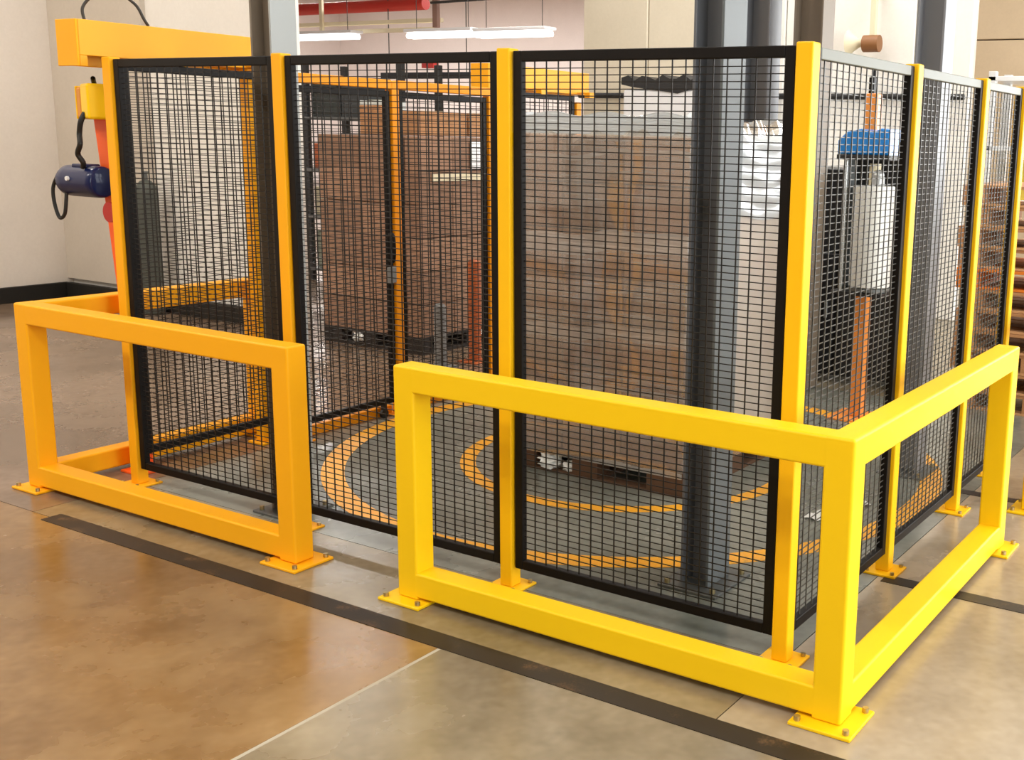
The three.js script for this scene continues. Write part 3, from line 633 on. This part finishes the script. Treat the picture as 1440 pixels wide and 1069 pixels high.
bar('roof_pipe', 'red pipe running high in the far hall above the cream rails', 'pipe', cyl(0.14, 12, -23.5, 4.72, -17, 'x', 16), M.red);
bar('drop_pole', 'slim brown pole hanging from the roof of the far hall', 'pole', rbox(-16.66, -16.52, 4.1, 6.5, -16.4, -16.3), std({ color: 0x8a6a5c, roughness: 0.6 }));
bar('drop_pole', 'slim cream pole crossing the cream roof rails', 'pole', rbox(-20.35, -20.25, 3.9, 6.5, -16.45, -16.38), M.cream);
bar('roof_pipe', 'thin dark pipe running along the top of the far hall', 'pipe', tube([[-16.6, 4.62, -16.2], [-14, 4.66, -16.2], [-11, 4.74, -16.2]], 0.03, 20, 8), M.strap);
bar('wall_cabinet', 'red cabinet on the far hall wall seen above the orange lintel', 'cabinet', rbox(-18.05, -17.68, 3.3, 3.62, -17.6, -17.4), M.red);
{
  const t = thing('conveyor_rail', 'black overhead rail in the far hall, just above the orange door lintel', 'rail', [-17.4, 0, -16.9]);
  part('rail', rbox(-1.4, 1.4, 3.02, 3.16, -0.1, 0.1), M.cabinet, t);
  for (const x of [-1.2, 1.2]) part('hanger', cyl(0.012, 3.34, x, 4.83, 0, 'y', 8), M.strap, t);
}
// dark rack frame and shelf with odds and ends behind the carton load
{
  const t = thing('storage_rack', 'dark storage rack with mixed boxes behind the carton load, next to the pale column side', 'rack', [-8.6, 0, -6.4]);
  for (const x of [-0.62, 0.9]) for (const z of [-0.3, 0.3]) part('upright', rbox(x - 0.04, x + 0.04, 0, 2.55, z - 0.03, z + 0.03), M.cabinet, t);
  for (const y of [0.12, 0.75, 1.3, 1.9]) part('shelf', rbox(-0.62, 0.9, y, y + 0.035, -0.34, 0.34), M.plateSteel, t);
}
const oddments = [[-9.02, 0.155, 0.3, 0.45, [150, 156, 140]], [-8.62, 0.155, 0.28, 0.38, [172, 168, 150]], [-9.02, 0.785, 0.38, 0.34, [206, 196, 168]], [-8.62, 0.785, 0.3, 0.4, [88, 92, 86]], [-9.0, 1.335, 0.4, 0.3, [196, 106, 66]], [-8.58, 1.335, 0.32, 0.42, [56, 62, 60]], [-8.98, 1.935, 0.44, 0.4, [52, 58, 56]], [-8.5, 1.935, 0.4, 0.46, [62, 66, 68]]];
const oddWords = ['grey-green carton on the lowest shelf of the dark rack, at its end', 'pale grey carton on the lowest shelf of the dark rack', 'cream carton on the second shelf of the dark rack, at its end', 'grey carton on the second shelf of the dark rack', 'orange-red carton on the third shelf of the dark rack', 'dark carton on the third shelf of the dark rack', 'dark green-grey carton on the top shelf of the dark rack, at its end', 'dark grey carton on the top shelf of the dark rack'];
oddments.forEach(([x, y, w, h, c], i) => {
  const t = thing('carton', oddWords[i], 'carton', [x, y, -6.35], rr(-0.08, 0.08));
  carton(t, -w / 2, w / 2, 0, h, -0.2, 0.2, cartonMat(c, 10), 'carton_body'); part('tape', box(-w / 2 + 0.01, w / 2 - 0.01, h - 0.004, h - 0.0015, -0.025, 0.025), M.cream, t);
});
bar('wall_pipe', 'thin black pipe running level along the white partition wall', 'pipe', cyl(0.032, 4.7, -4.24, 2.27, -7.93, 'x', 12), M.cabinet);
{
  const t = thing('wrapped_stack', 'white film-wrapped stack with a torn black cover behind the wrapped load', 'pallet load', [-4.6, 0, -7.2]);
  part('white_wrap', metric(rbox(-0.55, 0.6, 0.12, 2.28, -0.5, 0.5, 0.03), 1), M.whitePlastic, t);
  const s = new THREE.Shape(); s.moveTo(-0.56, 2.33); const tops = 14; for (let i = 0; i <= tops; i++) s.lineTo(-0.56 + 1.17 * i / tops, 2.4 + 0.03 * Math.sin(i * 2.3)); s.lineTo(0.61, 2.3); s.lineTo(0.3, 2.29); s.lineTo(0.12, 2.24); s.lineTo(-0.1, 2.27); s.lineTo(-0.4, 2.3); s.closePath();
  const g = new THREE.ExtrudeGeometry(s, { depth: 1.03, bevelEnabled: false }); g.translate(0, 0, -0.515); part('black_cover', g, M.cabinet, t, 'torn black plastic cover');
  part('pallet_base', [box(-0.55, 0.6, 0.1, 0.12, -0.5, 0.5), box(-0.55, -0.4, 0, 0.1, -0.5, 0.5), box(-0.05, 0.1, 0, 0.1, -0.5, 0.5), box(0.45, 0.6, 0, 0.1, -0.5, 0.5)], palletWood[1], t);
}
{
  const t = thing('horn_speaker', 'small brown horn loudspeaker high on the white partition wall', 'loudspeaker', [-2.9, 2.8, -7.78]);
  const horn = new THREE.LatheGeometry([[0.03, 0], [0.05, 0.06], [0.09, 0.13], [0.135, 0.17], [0.13, 0.172], [0.08, 0.14], [0.035, 0.06], [0.02, 0]].map(([a, b]) => new THREE.Vector2(a, b)), 28); horn.rotateZ(Math.PI / 2);
  part('horn', horn.translate(-0.02, 0, 0), M.cream, t, 'cream horn mouth');
  part('driver', cyl(0.085, 0.17, 0.06, -0.01, 0, 'x', 24), std({ color: 0x8a5c34, roughness: 0.5 }), t, 'brown driver housing');
  part('bracket', [rbox(0.04, 0.1, 0.07, 0.62, -0.03, 0.03), rbox(0.04, 0.1, 0.5, 0.62, -0.22, -0.03)], M.cream, t, 'pale mounting bracket');
}
// shelving beyond the pallets
{
  const t = thing('storage_rack', 'pale storage rack against the beige wall, above the stacked pallets', 'rack', [-1.3, 0, -8.9]);
  for (const x of [-0.5, 1.5]) for (const z of [-0.3, 0.3]) part('upright', rbox(x - 0.04, x + 0.04, 0, 2.56, z - 0.04, z + 0.04), M.whitePlastic, t);
  for (const y of [0.2, 1.2, 1.75, 2.46]) part('shelf', rbox(-0.54, 1.54, y, y + 0.05, -0.34, 0.34), M.whitePlastic, t);
}
[[-1.28, 1.25, 0.4, 0.42, [198, 170, 60], 'yellow-green carton on the pale rack above the stacked pallets'], [-0.8, 1.25, 0.4, 0.36, [206, 186, 160], 'beige carton on the pale rack above the stacked pallets'], [-1.2, 1.8, 0.36, 0.4, [196, 198, 186], 'pale grey carton on the upper shelf of the pale rack'], [-0.6, 1.8, 0.5, 0.44, [170, 140, 110], 'brown carton on the upper shelf of the pale rack']].forEach(([x, y, w, h, c, lab]) => {
  const t = thing('carton', lab, 'carton', [x, y, -8.85]);
  carton(t, -w / 2, w / 2, 0, h, -0.22, 0.22, cartonMat(c, 10), 'carton_body'); part('tape', box(-w / 2 + 0.01, w / 2 - 0.01, h - 0.004, h - 0.0015, -0.025, 0.025), M.cream, t);
});

renderer.render(scene, camera);
